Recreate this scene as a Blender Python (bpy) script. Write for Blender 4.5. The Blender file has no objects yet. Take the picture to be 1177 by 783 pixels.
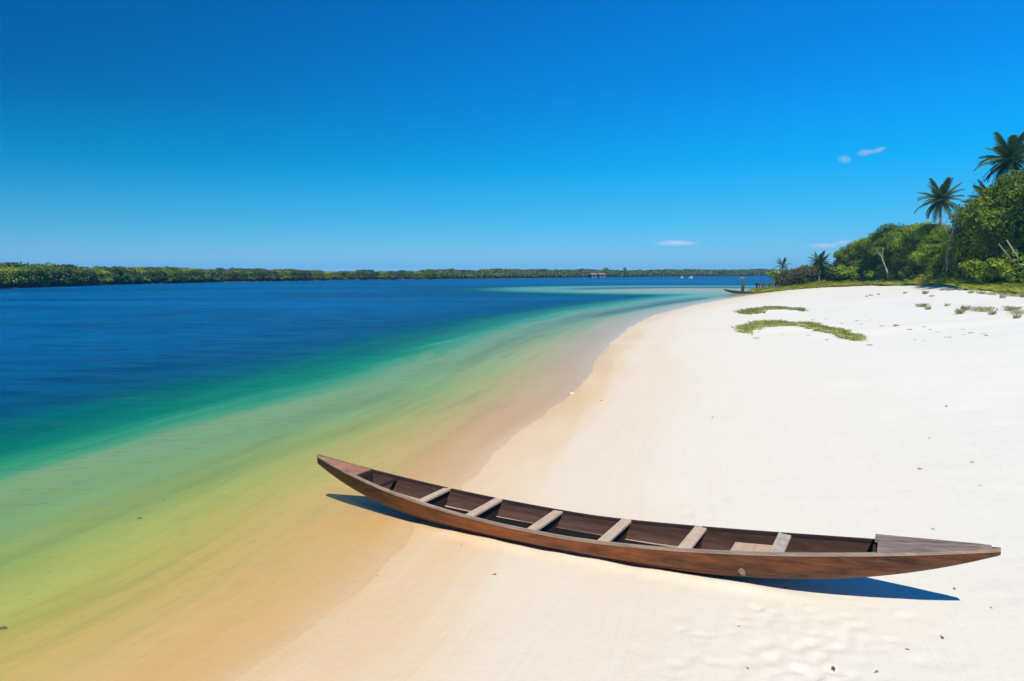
import bpy, math, random
import numpy as np
from mathutils import Vector, Matrix
rng = np.random.default_rng(7); random.seed(7)
sc = bpy.context.scene; C = sc.collection
R = math.radians

# ------------------------------------------------------------------ camera
PW, PH = 1177.0, 783.0
FP = PW*24/36; EYE = 2.6; PITCH = math.atan(78.5/FP)
cam = bpy.data.objects.new('camera', bpy.data.cameras.new('camera')); C.objects.link(cam)
cam.location = (0, 0, EYE); cam.rotation_euler = (math.pi/2-PITCH, 0, 0)
cam.data.lens = 24; cam.data.sensor_width = 36; cam.data.clip_end = 12000; cam.data.clip_start = .05
sc.camera = cam

def ray(px, py):
    a = (px-PW/2)/FP; b = -(py-PH/2)/FP
    return np.array([a, math.cos(PITCH)+b*math.sin(PITCH), -math.sin(PITCH)+b*math.cos(PITCH)])
def back(px, py, z=0.0):
    d = ray(px, py); return d*((z-EYE)/d[2]) + np.array([0, 0, EYE])

# ------------------------------------------------------------------ land form
SHORE = [back(*q)[:2] for q in [(270,783),(400,690),(470,620),(560,530),(620,480),(672,442),(692,401),(735,367),(782,354),(831,344)]]
SHORE = [SHORE[0]+(SHORE[0]-SHORE[1])*40, SHORE[0]+(SHORE[0]-SHORE[1])*8] + SHORE + \
        [np.array(p, float) for p in [(30.5,84),(38,98),(46,113),(62,133),(105,170),(300,300),(4000,1500)]]
# round the corners of the outline
def chaikin(P, n):
    for _ in range(n):
        Q = [P[0]]
        for a, b in zip(P[:-1], P[1:]): Q += [a*.75+b*.25, a*.25+b*.75]
        P = Q+[P[-1]]
    return P
SHORE = np.array(chaikin(SHORE, 2))
SEG_L = np.hypot(*(SHORE[1:]-SHORE[:-1]).T); SEG_S = np.r_[0, np.cumsum(SEG_L)]
def shore_dist(x, y):
    """signed distance to the waterline (positive on land) and the distance along it"""
    best = np.full(x.shape, 1e9); sgn = np.ones(x.shape); al = np.zeros(x.shape)
    for i in range(len(SHORE)-1):
        a, b = SHORE[i], SHORE[i+1]; e = b-a
        t = np.clip(((x-a[0])*e[0]+(y-a[1])*e[1])/(e@e), 0, 1)
        dx = x-a[0]-e[0]*t; dy = y-a[1]-e[1]*t
        d = np.hypot(dx, dy); m = d < best-1e-9
        best = np.where(m, d, best)
        cr = e[0]*(y-a[1])-e[1]*(x-a[0])
        sgn = np.where(m, np.where(cr > 0, -1., 1.), sgn)
        al = np.where(m, SEG_S[i]+t*SEG_L[i], al)
    return sgn*best, al
def hash2(i, j, s):
    h = (i*374761393 + j*668265263 + s*1442695041) & 0xffffffff
    h = ((h ^ (h >> 13))*1274126177) & 0xffffffff
    return ((h ^ (h >> 16)) & 0xffff)/65535.0
def vnoise(x, y, s=0):
    i = np.floor(x).astype(np.int64); j = np.floor(y).astype(np.int64)
    u = x-i; v = y-j; u = u*u*(3-2*u); v = v*v*(3-2*v)
    return ((hash2(i,j,s)*(1-u)+hash2(i+1,j,s)*u)*(1-v)+(hash2(i,j+1,s)*(1-u)+hash2(i+1,j+1,s)*u)*v)-.5
PX = [-3000,-60,-25,-16,-12,-9,-7.5,-6,-5.2,-4.5,-3.8,-3,-2,-1,0,5,8,12,16,20,26,34,50,100,4000]
PZ = [-9,-7,-3.2,-1.9,-1.35,-.98,-.81,-.65,-.56,-.47,-.38,-.27,-.15,-.06,0,.15,.27,.66,1.02,1.32,1.62,1.82,1.9,1.95,2.2]
MOUNDS = []
RIDGE = None
FEET = []
def height(x, y, full=False):
    x = np.asarray(x, float); y = np.asarray(y, float)
    d, al = shore_dist(x, y)
    z = np.interp(d, PX, PZ)
    sh = np.hypot((x-33)/30, (y-106)/24)
    dsh = -1.2-7*np.clip(sh-.25, 0, None)**1.6
    deff = np.where((d < 0), np.maximum(d, np.minimum(dsh, 0)), d)
    z = np.where(d < 0, np.interp(deff, PX, PZ), z)
    k = np.clip(d/14, 0, 1)
    z = z + k*(vnoise(x/6, y/6, 1)*.22 + vnoise(x/2.2, y/2.2, 2)*.09)
    k2 = np.clip((d-3)/5, 0, 1)
    z = z + (.006+.02*k2)*vnoise(x/.9, y/.9, 3) + (.003+.010*k2)*vnoise(x/.33, y/.33, 4)
    w = np.clip(-d/2, 0, 1)*np.clip(1+d/9, 0, 1)
    z = z + w*.07*vnoise(al/3.5, d/.7, 5)
    for mx, my, rx, ry, rot, hh in MOUNDS:
        c, s = math.cos(rot), math.sin(rot)
        u = ((x-mx)*c+(y-my)*s)/rx; v = (-(x-mx)*s+(y-my)*c)/ry
        z = z + hh*np.exp(-(u*u+v*v))
    if RIDGE:
        r_ = np.hypot(x, y); az = np.arctan2(x, np.maximum(y, .01)); rb = np.interp(az, RIDGE[0], RIDGE[1])
        q = np.clip((r_-rb-.3)/7, 0, 1); q = q*q*(3-2*q)
        p = np.clip((r_-rb+13)/13, 0, 1); p = p*p*(3-2*p)
        z = z + np.where(y > 5, q*np.interp(az, RIDGE[0], RIDGE[2])+p*np.interp(az, RIDGE[0], RIDGE[3]), 0)
    if full: return z, d, deff, al
    return z
def hit(px, py):
    """where the line of sight through a photo point meets the ground (used to place things)"""
    r = ray(px, py); t = np.concatenate([np.linspace(2, 60, 1500), np.linspace(60, 400, 1500)])
    P = np.array([0, 0, EYE])+t[:, None]*r
    g = P[:, 2] - height(P[:, 0], P[:, 1])
    k = np.argmax(g < 0)
    if g[k] >= 0: k = len(t)-1
    return P[k]
def at(px, D):
    """ground point at depth D in the direction of a photo column"""
    x = (px-PW/2)/FP*D*1.0
    return np.array([x, D, float(height(np.array([x]), np.array([D]))[0])])
for cx_, cy_, rx, ry, rot, hh in [(915,376,2.6,.75,-.12,.16),(885,355,2.2,.8,0,.12),(1085,372,5,.9,-.05,.10),(960,366,3.5,.7,0,.07)]:
    p = hit(cx_, cy_+4); MOUNDS.append((p[0], p[1]+.5, rx, ry, rot, hh))

# the grass line behind the sand: photo column, depth, and the photo row where its foot shows
LINE = [(868,86,337.5),(885,90,335.5),(905,93,333.5),(930,95,331.5),(960,95,329.5),(1000,90,328.5),(1050,78,328.3),(1085,65,328.6),(1108,57,331),(1125,52,335),(1150,48,337.5),(1177,45,339),(1210,43,340),(1260,41,342)]
_p = [((px-PW/2)/FP*D, D) for px, D, yy in LINE]
_need = [float(np.clip(EYE-(yy-313)/FP*D-height(np.array([x]), np.array([y]))[0], -.3, .9)) for (x, y), (px, D, yy) in zip(_p, LINE)]
RIDGE = (np.r_[np.arctan2([q[0] for q in _p], [q[1] for q in _p]), 1.2], np.r_[[math.hypot(*q) for q in _p], math.hypot(*_p[-1])],
         np.r_[0, 0, .15, .4, .7, .8, .7, .6, .5, .5, .5, .5, .5, .5, .5], np.r_[0, 0, _need[2:], _need[-1]])
BORD = [np.array([x, y, float(height(np.array([x]), np.array([y]))[0])]) for x, y in _p]
print('ridge need', np.round(_need, 2))

# ------------------------------------------------------------------ helpers
def link(o, parent=None):
    C.objects.link(o); o.parent = parent; return o
def tag(o, label=None, cat=None, group=None, kind=None):
    if label: o['label'] = label
    if cat: o['category'] = cat
    if group: o['group'] = group
    if kind: o['kind'] = kind
    return o
def empty(name, loc, rz=0):
    o = bpy.data.objects.new(name, None); link(o); o.location = loc; o.rotation_euler.z = rz; o.empty_display_size = .3; return o
def dup(root, loc, rz=0, s=1.0):
    r = root.copy(); C.objects.link(r); r.location = loc; r.rotation_euler = (0, 0, rz); r.scale = (s, s, s) if not isinstance(s, tuple) else s
    for ch in list(root.children):
        c = ch.copy(); C.objects.link(c); c.parent = r
        for g in list(ch.children):
            d = g.copy(); C.objects.link(d); d.parent = c
    return r
def mesh_np(name, V, F, mat, parent=None, smooth=False, mats=None, midx=None):
    """mesh from numpy arrays; F is (n,3) or (n,4)"""
    V = np.asarray(V, float); F = np.asarray(F, np.int32)
    me = bpy.data.meshes.new(name); n, k = F.shape
    me.vertices.add(len(V)); me.vertices.foreach_set('co', V.ravel())
    me.loops.add(n*k); me.loops.foreach_set('vertex_index', F.ravel())
    me.polygons.add(n); me.polygons.foreach_set('loop_start', np.arange(0, n*k, k, dtype=np.int32))
    me.polygons.foreach_set('use_smooth', np.full(n, smooth))
    me.materials.append(mat)
    me.update(calc_edges=True); me.validate()
    o = bpy.data.objects.new(name, me); return link(o, parent)
class MB:
    def __init__(s): s.v = []; s.f = []
    def grid(s, P, close_u=False, close_v=False):
        """P[i][j] -> surface"""
        P = np.asarray(P, float); n, m = P.shape[:2]; b = len(s.v); s.v += [tuple(q) for q in P.reshape(-1, 3)]
        for i in range(n if close_u else n-1):
            for j in range(m if close_v else m-1):
                i2 = (i+1) % n; j2 = (j+1) % m
                s.f.append((b+i*m+j, b+i*m+j2, b+i2*m+j2, b+i2*m+j))
        return b
    def tube(s, pts, rad, k=7, cap=True):
        pts = [Vector(p) for p in pts]
        if not hasattr(rad, '__len__'): rad = [rad]*len(pts)
        rings = []
        for i, p in enumerate(pts):
            t = (pts[min(i+1, len(pts)-1)]-pts[max(i-1, 0)]).normalized()
            a = t.cross(Vector((0, 0, 1))) if abs(t.z) < .9 else t.cross(Vector((1, 0, 0)))
            a.normalize(); b_ = t.cross(a)
            rings.append([tuple(p+(a*math.cos(6.2832*q/k)+b_*math.sin(6.2832*q/k))*rad[i]) for q in range(k)])
        b = s.grid(rings, close_v=True)
        if cap:
            s.f.append(tuple(range(b, b+k))[::-1]); e = b+(len(pts)-1)*k; s.f.append(tuple(range(e, e+k)))
    def box(s, o, ax, ay, az):
        """box from a corner and three edge vectors"""
        o, ax, ay, az = map(Vector, (o, ax, ay, az)); b = len(s.v)
        for k in range(8):
            s.v.append(tuple(o+(ax if k & 1 else Vector())+(ay if k & 2 else Vector())+(az if k & 4 else Vector())))
        s.f += [tuple(b+i for i in q) for q in [(0,2,3,1),(4,5,7,6),(0,1,5,4),(2,6,7,3),(0,4,6,2),(1,3,7,5)]]
    def build(s, name, mat, parent=None, smooth=False, bevel=0):
        me = bpy.data.meshes.new(name); me.from_pydata(s.v, [], s.f); me.materials.append(mat)
        me.polygons.foreach_set('use_smooth', [smooth]*len(me.polygons)); me.update()
        o = link(bpy.data.objects.new(name, me), parent)
        if bevel:
            b = o.modifiers.new('bevel', 'BEVEL'); b.width = bevel; b.segments = 2; b.limit_method = 'ANGLE'
        return o

# ------------------------------------------------------------------ materials
class NT:
    def __init__(s, name):
        s.m = bpy.data.materials.new(name); s.m.use_nodes = True; s.t = s.m.node_tree; s.t.nodes.clear()
        s.out = s.n('ShaderNodeOutputMaterial')
    def n(s, typ, **kw):
        nd = s.t.nodes.new(typ)
        for k, v in kw.items():
            if k.startswith('i_'): nd.inputs[k[2:].replace('_', ' ')].default_value = v
            else: setattr(nd, k, v)
        return nd
    def l(s, a, b): s.t.links.new(a, b)
    def noise(s, vec, scale, detail=4, rough=.55, dist=0, mapscale=None):
        if mapscale:
            mp = s.n('ShaderNodeMapping'); mp.inputs['Scale'].default_value = mapscale; s.l(vec, mp.inputs['Vector']); vec = mp.outputs[0]
        nz = s.n('ShaderNodeTexNoise'); s.l(vec, nz.inputs['Vector'])
        nz.inputs['Scale'].default_value = scale; nz.inputs['Detail'].default_value = detail
        nz.inputs['Roughness'].default_value = rough; nz.inputs['Distortion'].default_value = dist
        return nz.outputs['Fac']
    def ramp(s, fac, stops, interp='LINEAR'):
        r = s.n('ShaderNodeValToRGB'); r.color_ramp.interpolation = interp
        e = r.color_ramp.elements
        e.remove(e[1]); e[0].position = stops[0][0]; e[0].color = (*stops[0][1], 1)
        for p, c in stops[1:]: q = e.new(p); q.color = (*c, 1)
        s.l(fac, r.inputs[0]); return r.outputs[0]
    def rng(s, v, a, b, c=0, d=1):
        m = s.n('ShaderNodeMapRange'); s.l(v, m.inputs[0])
        for k, q in zip((1, 2, 3, 4), (a, b, c, d)): m.inputs[k].default_value = q
        return m.outputs[0]
    def math(s, op, a, b=None, clamp=False):
        m = s.n('ShaderNodeMath', operation=op, use_clamp=clamp)
        for k, q in enumerate((a, b)):
            if q is None: continue
            if isinstance(q, (int, float)): m.inputs[k].default_value = q
            else: s.l(q, m.inputs[k])
        return m.outputs[0]
    def mix(s, f, a, b, blend='MIX'):
        m = s.n('ShaderNodeMix', data_type='RGBA', blend_type=blend)
        for k, q in ((0, f), (6, a), (7, b)):
            if isinstance(q, (int, float)): m.inputs[k].default_value = q
            elif isinstance(q, tuple): m.inputs[k].default_value = (*q, 1)
            else: s.l(q, m.inputs[k])
        return m.outputs[2]
    def bump(s, h, strength, dist, prev=None):
        b = s.n('ShaderNodeBump'); b.inputs['Strength'].default_value = strength; b.inputs['Distance'].default_value = dist
        s.l(h, b.inputs['Height'])
        if prev: s.l(prev, b.inputs['Normal'])
        return b.outputs[0]
    def principled(s, col, rough=.8, normal=None, spec=.3):
        p = s.n('ShaderNodeBsdfPrincipled')
        if isinstance(col, tuple): p.inputs['Base Color'].default_value = (*col, 1)
        else: s.l(col, p.inputs['Base Color'])
        if isinstance(rough, (int, float)): p.inputs['Roughness'].default_value = rough
        else: s.l(rough, p.inputs['Roughness'])
        p.inputs['Specular IOR Level'].default_value = spec
        if normal: s.l(normal, p.inputs['Normal'])
        s.l(p.outputs[0], s.out.inputs[0]); return p

def mat_sand():
    t = NT('sand'); geo = t.n('ShaderNodeNewGeometry'); pos = geo.outputs['Position']
    da = t.n('ShaderNodeAttribute', attribute_name='shore'); d = da.outputs['Fac']
    aa = t.n('ShaderNodeAttribute', attribute_name='along')
    w = t.n('ShaderNodeCombineXYZ'); t.l(aa.outputs['Fac'], w.inputs[0]); t.l(d, w.inputs[1])
    streak = t.noise(w.outputs[0], 1.0, 4, .6, .4, (.16, 1.3, 1))
    big = t.noise(pos, .35, 3)
    fine = t.noise(pos, 55, 3, .7); mid = t.noise(pos, 7, 4, .6); grain = t.noise(pos, 260, 2, .7)
    dd = t.math('ADD', d, t.math('MULTIPLY', t.math('SUBTRACT', streak, .5), 2.4))
    dd = t.math('ADD', dd, t.math('MULTIPLY', t.math('SUBTRACT', big, .5), 1.2))
    f = t.rng(dd, -8, 12)
    def q(v): return (v+8)/20
    col = t.ramp(f, [(q(-8), (.62,.68,.40)), (q(-3.2), (.70,.62,.27)), (q(-1.4), (.76,.53,.215)), (q(-.7), (.76,.475,.19)),
                     (q(.35), (.765,.545,.30)), (q(1.3), (.79,.65,.46)), (q(3.2), (.81,.73,.57)), (q(8), (.82,.775,.64)), (q(12), (.82,.78,.65))])
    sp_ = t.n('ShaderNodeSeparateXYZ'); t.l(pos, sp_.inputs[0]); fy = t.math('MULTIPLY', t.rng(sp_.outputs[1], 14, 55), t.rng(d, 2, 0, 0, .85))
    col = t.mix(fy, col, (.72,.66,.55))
    # faint drifts of silt and weed lying in lines along the sandy bottom
    silt = t.noise(w.outputs[0], 1.0, 6, .68, .5, (.20, 2.0, 1)); mott = t.noise(pos, 2.6, 5, .7, .3)
    col = t.mix(t.math('MULTIPLY', t.rng(silt, .50, .68, 0, .50), t.rng(d, -.4, -2.2)), col, (.36,.37,.17))
    col = t.mix(t.math('MULTIPLY', t.rng(mott, .54, .70, 0, .30), t.rng(d, .4, -1.5)), col, (.48,.36,.16))
    # small darker grains and organic specks
    sp = t.rng(t.noise(pos, 23, 2, .5), .70, .76); msk = t.rng(t.noise(pos, .8, 3), .5, .62)
    col = t.mix(t.math('MULTIPLY', t.math('MULTIPLY', sp, msk), .30), col, (.40,.33,.24))
    col = t.mix(t.rng(fine, .3, .7, .0, .10), col, (.55,.47,.36))
    col = t.mix(t.rng(mid, .35, .75, 0, .10), col, (.62,.55,.45))
    n = t.bump(silt, .5, .03); n = t.bump(mid, .35, .016, n); n = t.bump(fine, .2, .003, n); n = t.bump(grain, .3, .0012, n)
    rgh = t.rng(dd, -.3, .7, .45, .95)
    t.principled(col, rgh, n, .25); return t.m

def mat_water():
    t = NT('water'); geo = t.n('ShaderNodeNewGeometry'); pos = geo.outputs['Position']
    d = t.n('ShaderNodeAttribute', attribute_name='shore').outputs['Fac']
    al = t.n('ShaderNodeAttribute', attribute_name='along').outputs['Fac']
    w = t.n('ShaderNodeCombineXYZ'); t.l(al, w.inputs[0]); t.l(d, w.inputs[1])
    streak = t.noise(w.outputs[0], 1.0, 5, .6, .5, (.11, .8, 1))
    wind = t.noise(pos, 1.0, 4, .6, .3, (.018, .07, 1))
    dd = t.math('ADD', d, t.math('MULTIPLY', t.math('SUBTRACT', streak, .5), t.rng(d, 0, -6, 1.6, 3.4)))
    f = t.rng(dd, 0, -16)
    tint = t.ramp(f, [(0, (1,1,1)), (.05, (.98,.95,.86)), (.13, (.90,.93,.66)), (.24, (.78,.98,.55)), (.36, (.42,.98,.56)), (.5, (.03,.42,.36)), (.8, (.0,.15,.3))])
    body = t.ramp(f, [(0, (.55,.42,.2)), (.13, (.62,.58,.18)), (.25, (.40,.60,.21)), (.31, (.25,.44,.175)), (.345, (.10,.36,.15)), (.385, (.018,.28,.125)), (.43, (.002,.20,.102)), (.50, (.0,.137,.088)), (.60, (.0,.078,.110)), (.72, (.0,.052,.125)), (1, (.0,.070,.18))])
    body = t.mix(t.math('MULTIPLY', t.rng(wind, .38, .66), t.rng(d, -6, -30, 0, 1.0)), body, (.0,.16,.40))
    sp_ = t.n('ShaderNodeSeparateXYZ'); t.l(pos, sp_.inputs[0]); fy = t.rng(sp_.outputs[1], 22, 75)
    chop = t.noise(pos, 1.0, 5, .65, .4, (.35, 1.3, 1))
    body = t.mix(t.math('MULTIPLY', t.rng(chop, .40, .68), t.rng(d, -6, -12, 0, .6)), body, (.0,.12,.26))  # bright and dark wave reflections painted into the body colour, here and below
    body = t.mix(t.math('MULTIPLY', t.rng(chop, .52, .34), t.rng(d, -6, -12, 0, .5)), body, (.0,.035,.10))
    body = t.mix(t.math('MULTIPLY', t.math('MULTIPLY', fy, .75), t.rng(d, -9, -4)), body, (.18,.45,.46))
    opa = t.ramp(f, [(0, (0,0,0)), (.12, (.08,)*3), (.18, (.22,)*3), (.25, (.48,)*3), (.31, (.78,)*3), (.37, (.93,)*3), (.5, (.98,)*3), (.6, (1,)*3)])
    tr = t.n('ShaderNodeBsdfTransparent'); t.l(tint, tr.inputs[0])
    rip = t.noise(pos, 1.0, 4, .6, .6, (1.6, 4.0, 1)); swell = t.noise(pos, 1.0, 3, .5, .4, (.22, .6, 1)); tiny = t.noise(pos, 9, 3, .6)
    amp = t.n('ShaderNodeBump'); amp.inputs['Distance'].default_value = .08; t.l(rip, amp.inputs['Height'])
    t.l(t.rng(d, -1.5, -8, .04, 1.0), amp.inputs['Strength'])
    sw = t.n('ShaderNodeBump'); sw.inputs['Distance'].default_value = .22; t.l(swell, sw.inputs['Height']); t.l(t.rng(d, -2.5, -9, .02, 1.0), sw.inputs['Strength']); t.l(amp.outputs[0], sw.inputs['Normal']); n = sw.outputs[0]; n2 = t.bump(tiny, .25, .006, n)
    df = t.n('ShaderNodeBsdfDiffuse'); t.l(body, df.inputs[0])
    m1 = t.n('ShaderNodeMixShader'); t.l(opa, m1.inputs[0]); t.l(tr.outputs[0], m1.inputs[1]); t.l(df.outputs[0], m1.inputs[2])
    gl = t.n('ShaderNodeBsdfGlossy'); gl.inputs['Roughness'].default_value = .12; t.l(n2, gl.inputs['Normal'])
    fr = t.n('ShaderNodeFresnel'); fr.inputs[0].default_value = 1.33; t.l(n2, fr.inputs['Normal'])
    m2 = t.n('ShaderNodeMixShader'); t.l(t.math('MULTIPLY', fr.outputs[0], t.rng(d, -3, -9, .62, .34)), m2.inputs[0]); t.l(m1.outputs[0], m2.inputs[1]); t.l(gl.outputs[0], m2.inputs[2])
    t.l(m2.outputs[0], t.out.inputs[0]); return t.m

def mat_wood(name, dark, light, scale=1.0, rough=.6, contrast=(.35, .65), accent=None, axis=(1.2, 26, 26), spec=.3):
    t = NT(name); co = t.n('ShaderNodeTexCoord').outputs['Object']
    g = t.noise(co, 1.0*scale, 6, .65, .6, axis); b = t.noise(co, 1.6, 3, .6, .4, (.7, 2.5, 2.5)); fb = t.noise(co, 40, 4, .7, 0, (.15, 1, 1))
    col = t.mix(t.rng(g, *contrast), dark, light)
    if accent:
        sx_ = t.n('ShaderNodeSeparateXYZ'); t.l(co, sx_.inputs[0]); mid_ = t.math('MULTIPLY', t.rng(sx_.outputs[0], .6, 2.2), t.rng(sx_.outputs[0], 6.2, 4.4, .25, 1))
        col = t.mix(t.math('MULTIPLY', t.rng(b, .40, .60, .15, .95), mid_), col, accent)
        col = t.mix(t.rng(sx_.outputs[0], 1.9, .7, 0, .62), col, (.012,.008,.007))  # shade on the bow end painted into the wood colour
    col = t.mix(t.rng(fb, .35, .75, 0, .45), col, tuple(c*.45 for c in dark))
    if accent:      # worn patches and dark stains of the old hull
        st = t.noise(co, 3.2, 5, .7, .8, (.5, 1.6, 2.2)); sc1 = t.noise(co, 14, 4, .75, 0, (.25, 1, 2.5))
        col = t.mix(t.rng(st, .56, .66, 0, .7), col, (.016,.009,.006)); col = t.mix(t.rng(sc1, .62, .72, 0, .45), col, (.26,.16,.09))
    n = t.bump(g, .5, .004); n = t.bump(fb, .4, .002, n)
    t.principled(col, rough, n, spec); return t.m

def mat_leaf(name, a, b, c, transl=.25, scale=1.3):
    t = NT(name); co = t.n('ShaderNodeTexCoord').outputs['Object']; oi = t.n('ShaderNodeObjectInfo').outputs['Random']
    nz = t.noise(co, scale, 3, .6); fn = t.noise(co, 9, 2, .7)
    col = t.mix(t.rng(nz, .38, .62), a, b); col = t.mix(t.rng(fn, .45, .7, 0, .8), col, c)
    hs = t.n('ShaderNodeHueSaturation'); t.l(col, hs.inputs['Color']); t.l(t.rng(oi, 0, 1, .75, 1.3), hs.inputs['Value']); t.l(t.rng(oi, 0, 1, .515, .485), hs.inputs['Hue'])
    d = t.n('ShaderNodeBsdfPrincipled'); t.l(hs.outputs[0], d.inputs['Base Color']); d.inputs['Roughness'].default_value = .55; d.inputs['Specular IOR Level'].default_value = .25
    tr = t.n('ShaderNodeBsdfTranslucent'); t.l(hs.outputs[0], tr.inputs[0])
    m = t.n('ShaderNodeMixShader'); m.inputs[0].default_value = transl; t.l(d.outputs[0], m.inputs[1]); t.l(tr.outputs[0], m.inputs[2])
    t.l(m.outputs[0], t.out.inputs[0]); return t.m

def mat_plain(name, a, b, scale=6, rough=.85, bump=.01):
    t = NT(name); co = t.n('ShaderNodeTexCoord').outputs['Object']; nz = t.noise(co, scale, 5, .65)
    t.principled(t.mix(t.rng(nz, .3, .7), a, b), rough, t.bump(nz, .5, bump)); return t.m

M = dict(
    sand=mat_sand(), water=mat_water(),
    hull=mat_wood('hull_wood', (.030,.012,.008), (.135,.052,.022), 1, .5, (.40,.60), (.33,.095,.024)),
    inner=mat_wood('inner_wood', (.060,.030,.020), (.115,.058,.042), 1, .75),
    floor_shade=mat_plain('shaded_floor_wood', (.004,.003,.003), (.010,.008,.006), 8, .95, .004),  # near-black colour standing in for shadow inside the hull
    frame=mat_wood('frame_wood', (.030,.018,.013), (.060,.035,.024), 1, .8),
    thwart=mat_wood('thwart_wood', (.54,.37,.24), (.72,.53,.37), 1, .8, (.3,.7), None, (26, 3, 26)),
    rail=mat_wood('rail_wood', (.26,.18,.125), (.50,.36,.26), 1, .8),
    reddeck=mat_wood('red_deck_wood', (.30,.13,.07), (.50,.24,.14), 1, .7),
    grey=mat_wood('grey_wood', (.17,.12,.095), (.37,.285,.235), 1, .85),
    pale=mat_wood('pale_grey_wood', (.38,.31,.23), (.62,.53,.41), 1, .9, (.3,.7), None, (20, 6, 20)),
    bark=mat_plain('bark', (.10,.08,.06), (.22,.19,.15), 8), palebark=mat_plain('pale_bark', (.26,.24,.20), (.45,.41,.34), 6),
    palmbark=mat_plain('palm_bark', (.14,.11,.08), (.27,.22,.17), 9),
    leaf=mat_leaf('green_leaf', (.12,.20,.010), (.23,.32,.015), (.33,.40,.03)),
    leafd=mat_leaf('dark_leaf', (.075,.15,.010), (.14,.225,.012), (.22,.30,.02)),
    leafy=mat_leaf('lime_leaf', (.12,.22,.014), (.20,.32,.02), (.27,.38,.035)),
    mangrove=mat_leaf('mangrove_leaf', (.050,.090,.012), (.105,.155,.018), (.16,.20,.03)),
    palm=mat_leaf('palm_leaf', (.035,.105,.030), (.065,.15,.035), (.16,.19,.08), .2),
    brush=mat_leaf('brown_brush', (.075,.070,.035), (.12,.10,.05), (.08,.13,.03), .15),
    grass=mat_leaf('grass', (.32,.37,.025), (.44,.47,.045), (.56,.56,.11), .5, .5),
    vine=mat_leaf('beach_vine_leaf', (.20,.26,.05), (.32,.36,.10), (.46,.45,.22), .25, 3),
    tuft=mat_leaf('dune_grass', (.28,.30,.13), (.42,.42,.22), (.58,.53,.36), .25, 2),
    twig=mat_plain('dry_twig', (.10,.07,.05), (.22,.16,.11), 30, .9, .002),
    shell=mat_plain('shell', (.70,.60,.48), (.85,.78,.68), 30, .5, .002),
    white=mat_plain('white_paint', (.72,.73,.74), (.82,.82,.80), 3, .4, .001),
    dark=mat_wood('weathered_dark_wood', (.05,.045,.04), (.12,.10,.085), 1, .85),
)

# ------------------------------------------------------------------ ground and water sheets
def axis(lo, f0, f1, hi, step, g):
    a = [f0]; s = step
    while a[-1] > lo: s *= g; a.append(a[-1]-s)
    b = [f1]; s = step
    while b[-1] < hi: s *= g; b.append(b[-1]+s)
    return np.array(a[::-1][:-1]+list(np.arange(f0, f1, step))+b)
def sheet(name, X, Y, fn, mat):
    xx, yy = np.meshgrid(X, Y); x = xx.ravel(); y = yy.ravel()
    z, d, deff, al = height(x, y, True)
    if fn: z = fn(x, y, z, d)
    n, m = len(Y), len(X); i = np.arange(n*m).reshape(n, m)
    F = np.stack([i[:-1,:-1], i[:-1,1:], i[1:,1:], i[1:,:-1]], -1).reshape(-1, 4)
    o = mesh_np(name, np.c_[x, y, z], F, mat, smooth=True)
    for nm, v in (('shore', deff), ('along', al)):
        a = o.data.attributes.new(nm, 'FLOAT', 'POINT'); a.data.foreach_set('value', v.astype(np.float32))
    return o
for _ in range(110):      # trodden dents in the dry sand
    px = rng.normal(930, 75); py = rng.uniform(695, 790)
    p = back(px, py, .12); FEET.append((p[0], p[1], rng.uniform(.02, .045), rng.uniform(.03, .08), rng.uniform(0, 3.1), rng.uniform(.006, .013)))
for _ in range(40):
    p = back(rng.uniform(700, 1177), rng.uniform(560, 783), .15); FEET.append((p[0], p[1], rng.uniform(.03, .10), rng.uniform(.05, .16), rng.uniform(0, 3.1), rng.uniform(.002, .006)))
def ground_fn(x, y, z, d):
    z = z.copy()
    for fx, fy, a, b, r, dep in FEET:
        m = (abs(x-fx) < .5) & (abs(y-fy) < .5); c, s = math.cos(r), math.sin(r)
        u = ((x[m]-fx)*c+(y[m]-fy)*s)/b; v = (-(x[m]-fx)*s+(y[m]-fy)*c)/a; q = u*u+v*v
        z[m] += dep*(-np.exp(-q)+.18*np.exp(-(np.sqrt(q)-1.5)**2*3))
    # sand washed up against the hull
    ax, ay, bx_, by_ = -2.252, 7.773, 3.389, 4.537; L2 = (bx_-ax)**2+(by_-ay)**2
    t = ((x-ax)*(bx_-ax)+(y-ay)*(by_-ay))/L2; e = np.abs(-(x-ax)*(by_-ay)+(y-ay)*(bx_-ax))/math.sqrt(L2); tt = np.clip(t, 0, 1)
    hw = .302*(1-np.abs(2*tt-1)**2.4)*.78; on = np.clip((tt-.22)/.1, 0, 1)*np.clip((.84-tt)/.1, 0, 1)
    z += .028*on*np.exp(-((e-hw)/.085)**2)*(.55+.9*(vnoise(x*4, y*4, 41)+.5))*(abs(t-.5) < .5)
    return z
X = axis(-1400, -4.2, 6.0, 1500, .032, 1.04); Y = axis(-60, 3.2, 10.5, 1500, .032, 1.04)
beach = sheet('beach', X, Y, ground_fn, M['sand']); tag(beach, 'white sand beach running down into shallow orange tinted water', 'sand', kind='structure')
X2 = axis(-1400, -6, 3, 1500, .15, 1.05); Y2 = axis(-60, 3, 14, 1500, .15, 1.05)
water = sheet('water', X2, Y2, lambda x, y, z, d: np.zeros_like(x), M['water']); tag(water, 'clear green shallows deepening to blue water', 'water', kind='structure')

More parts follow.
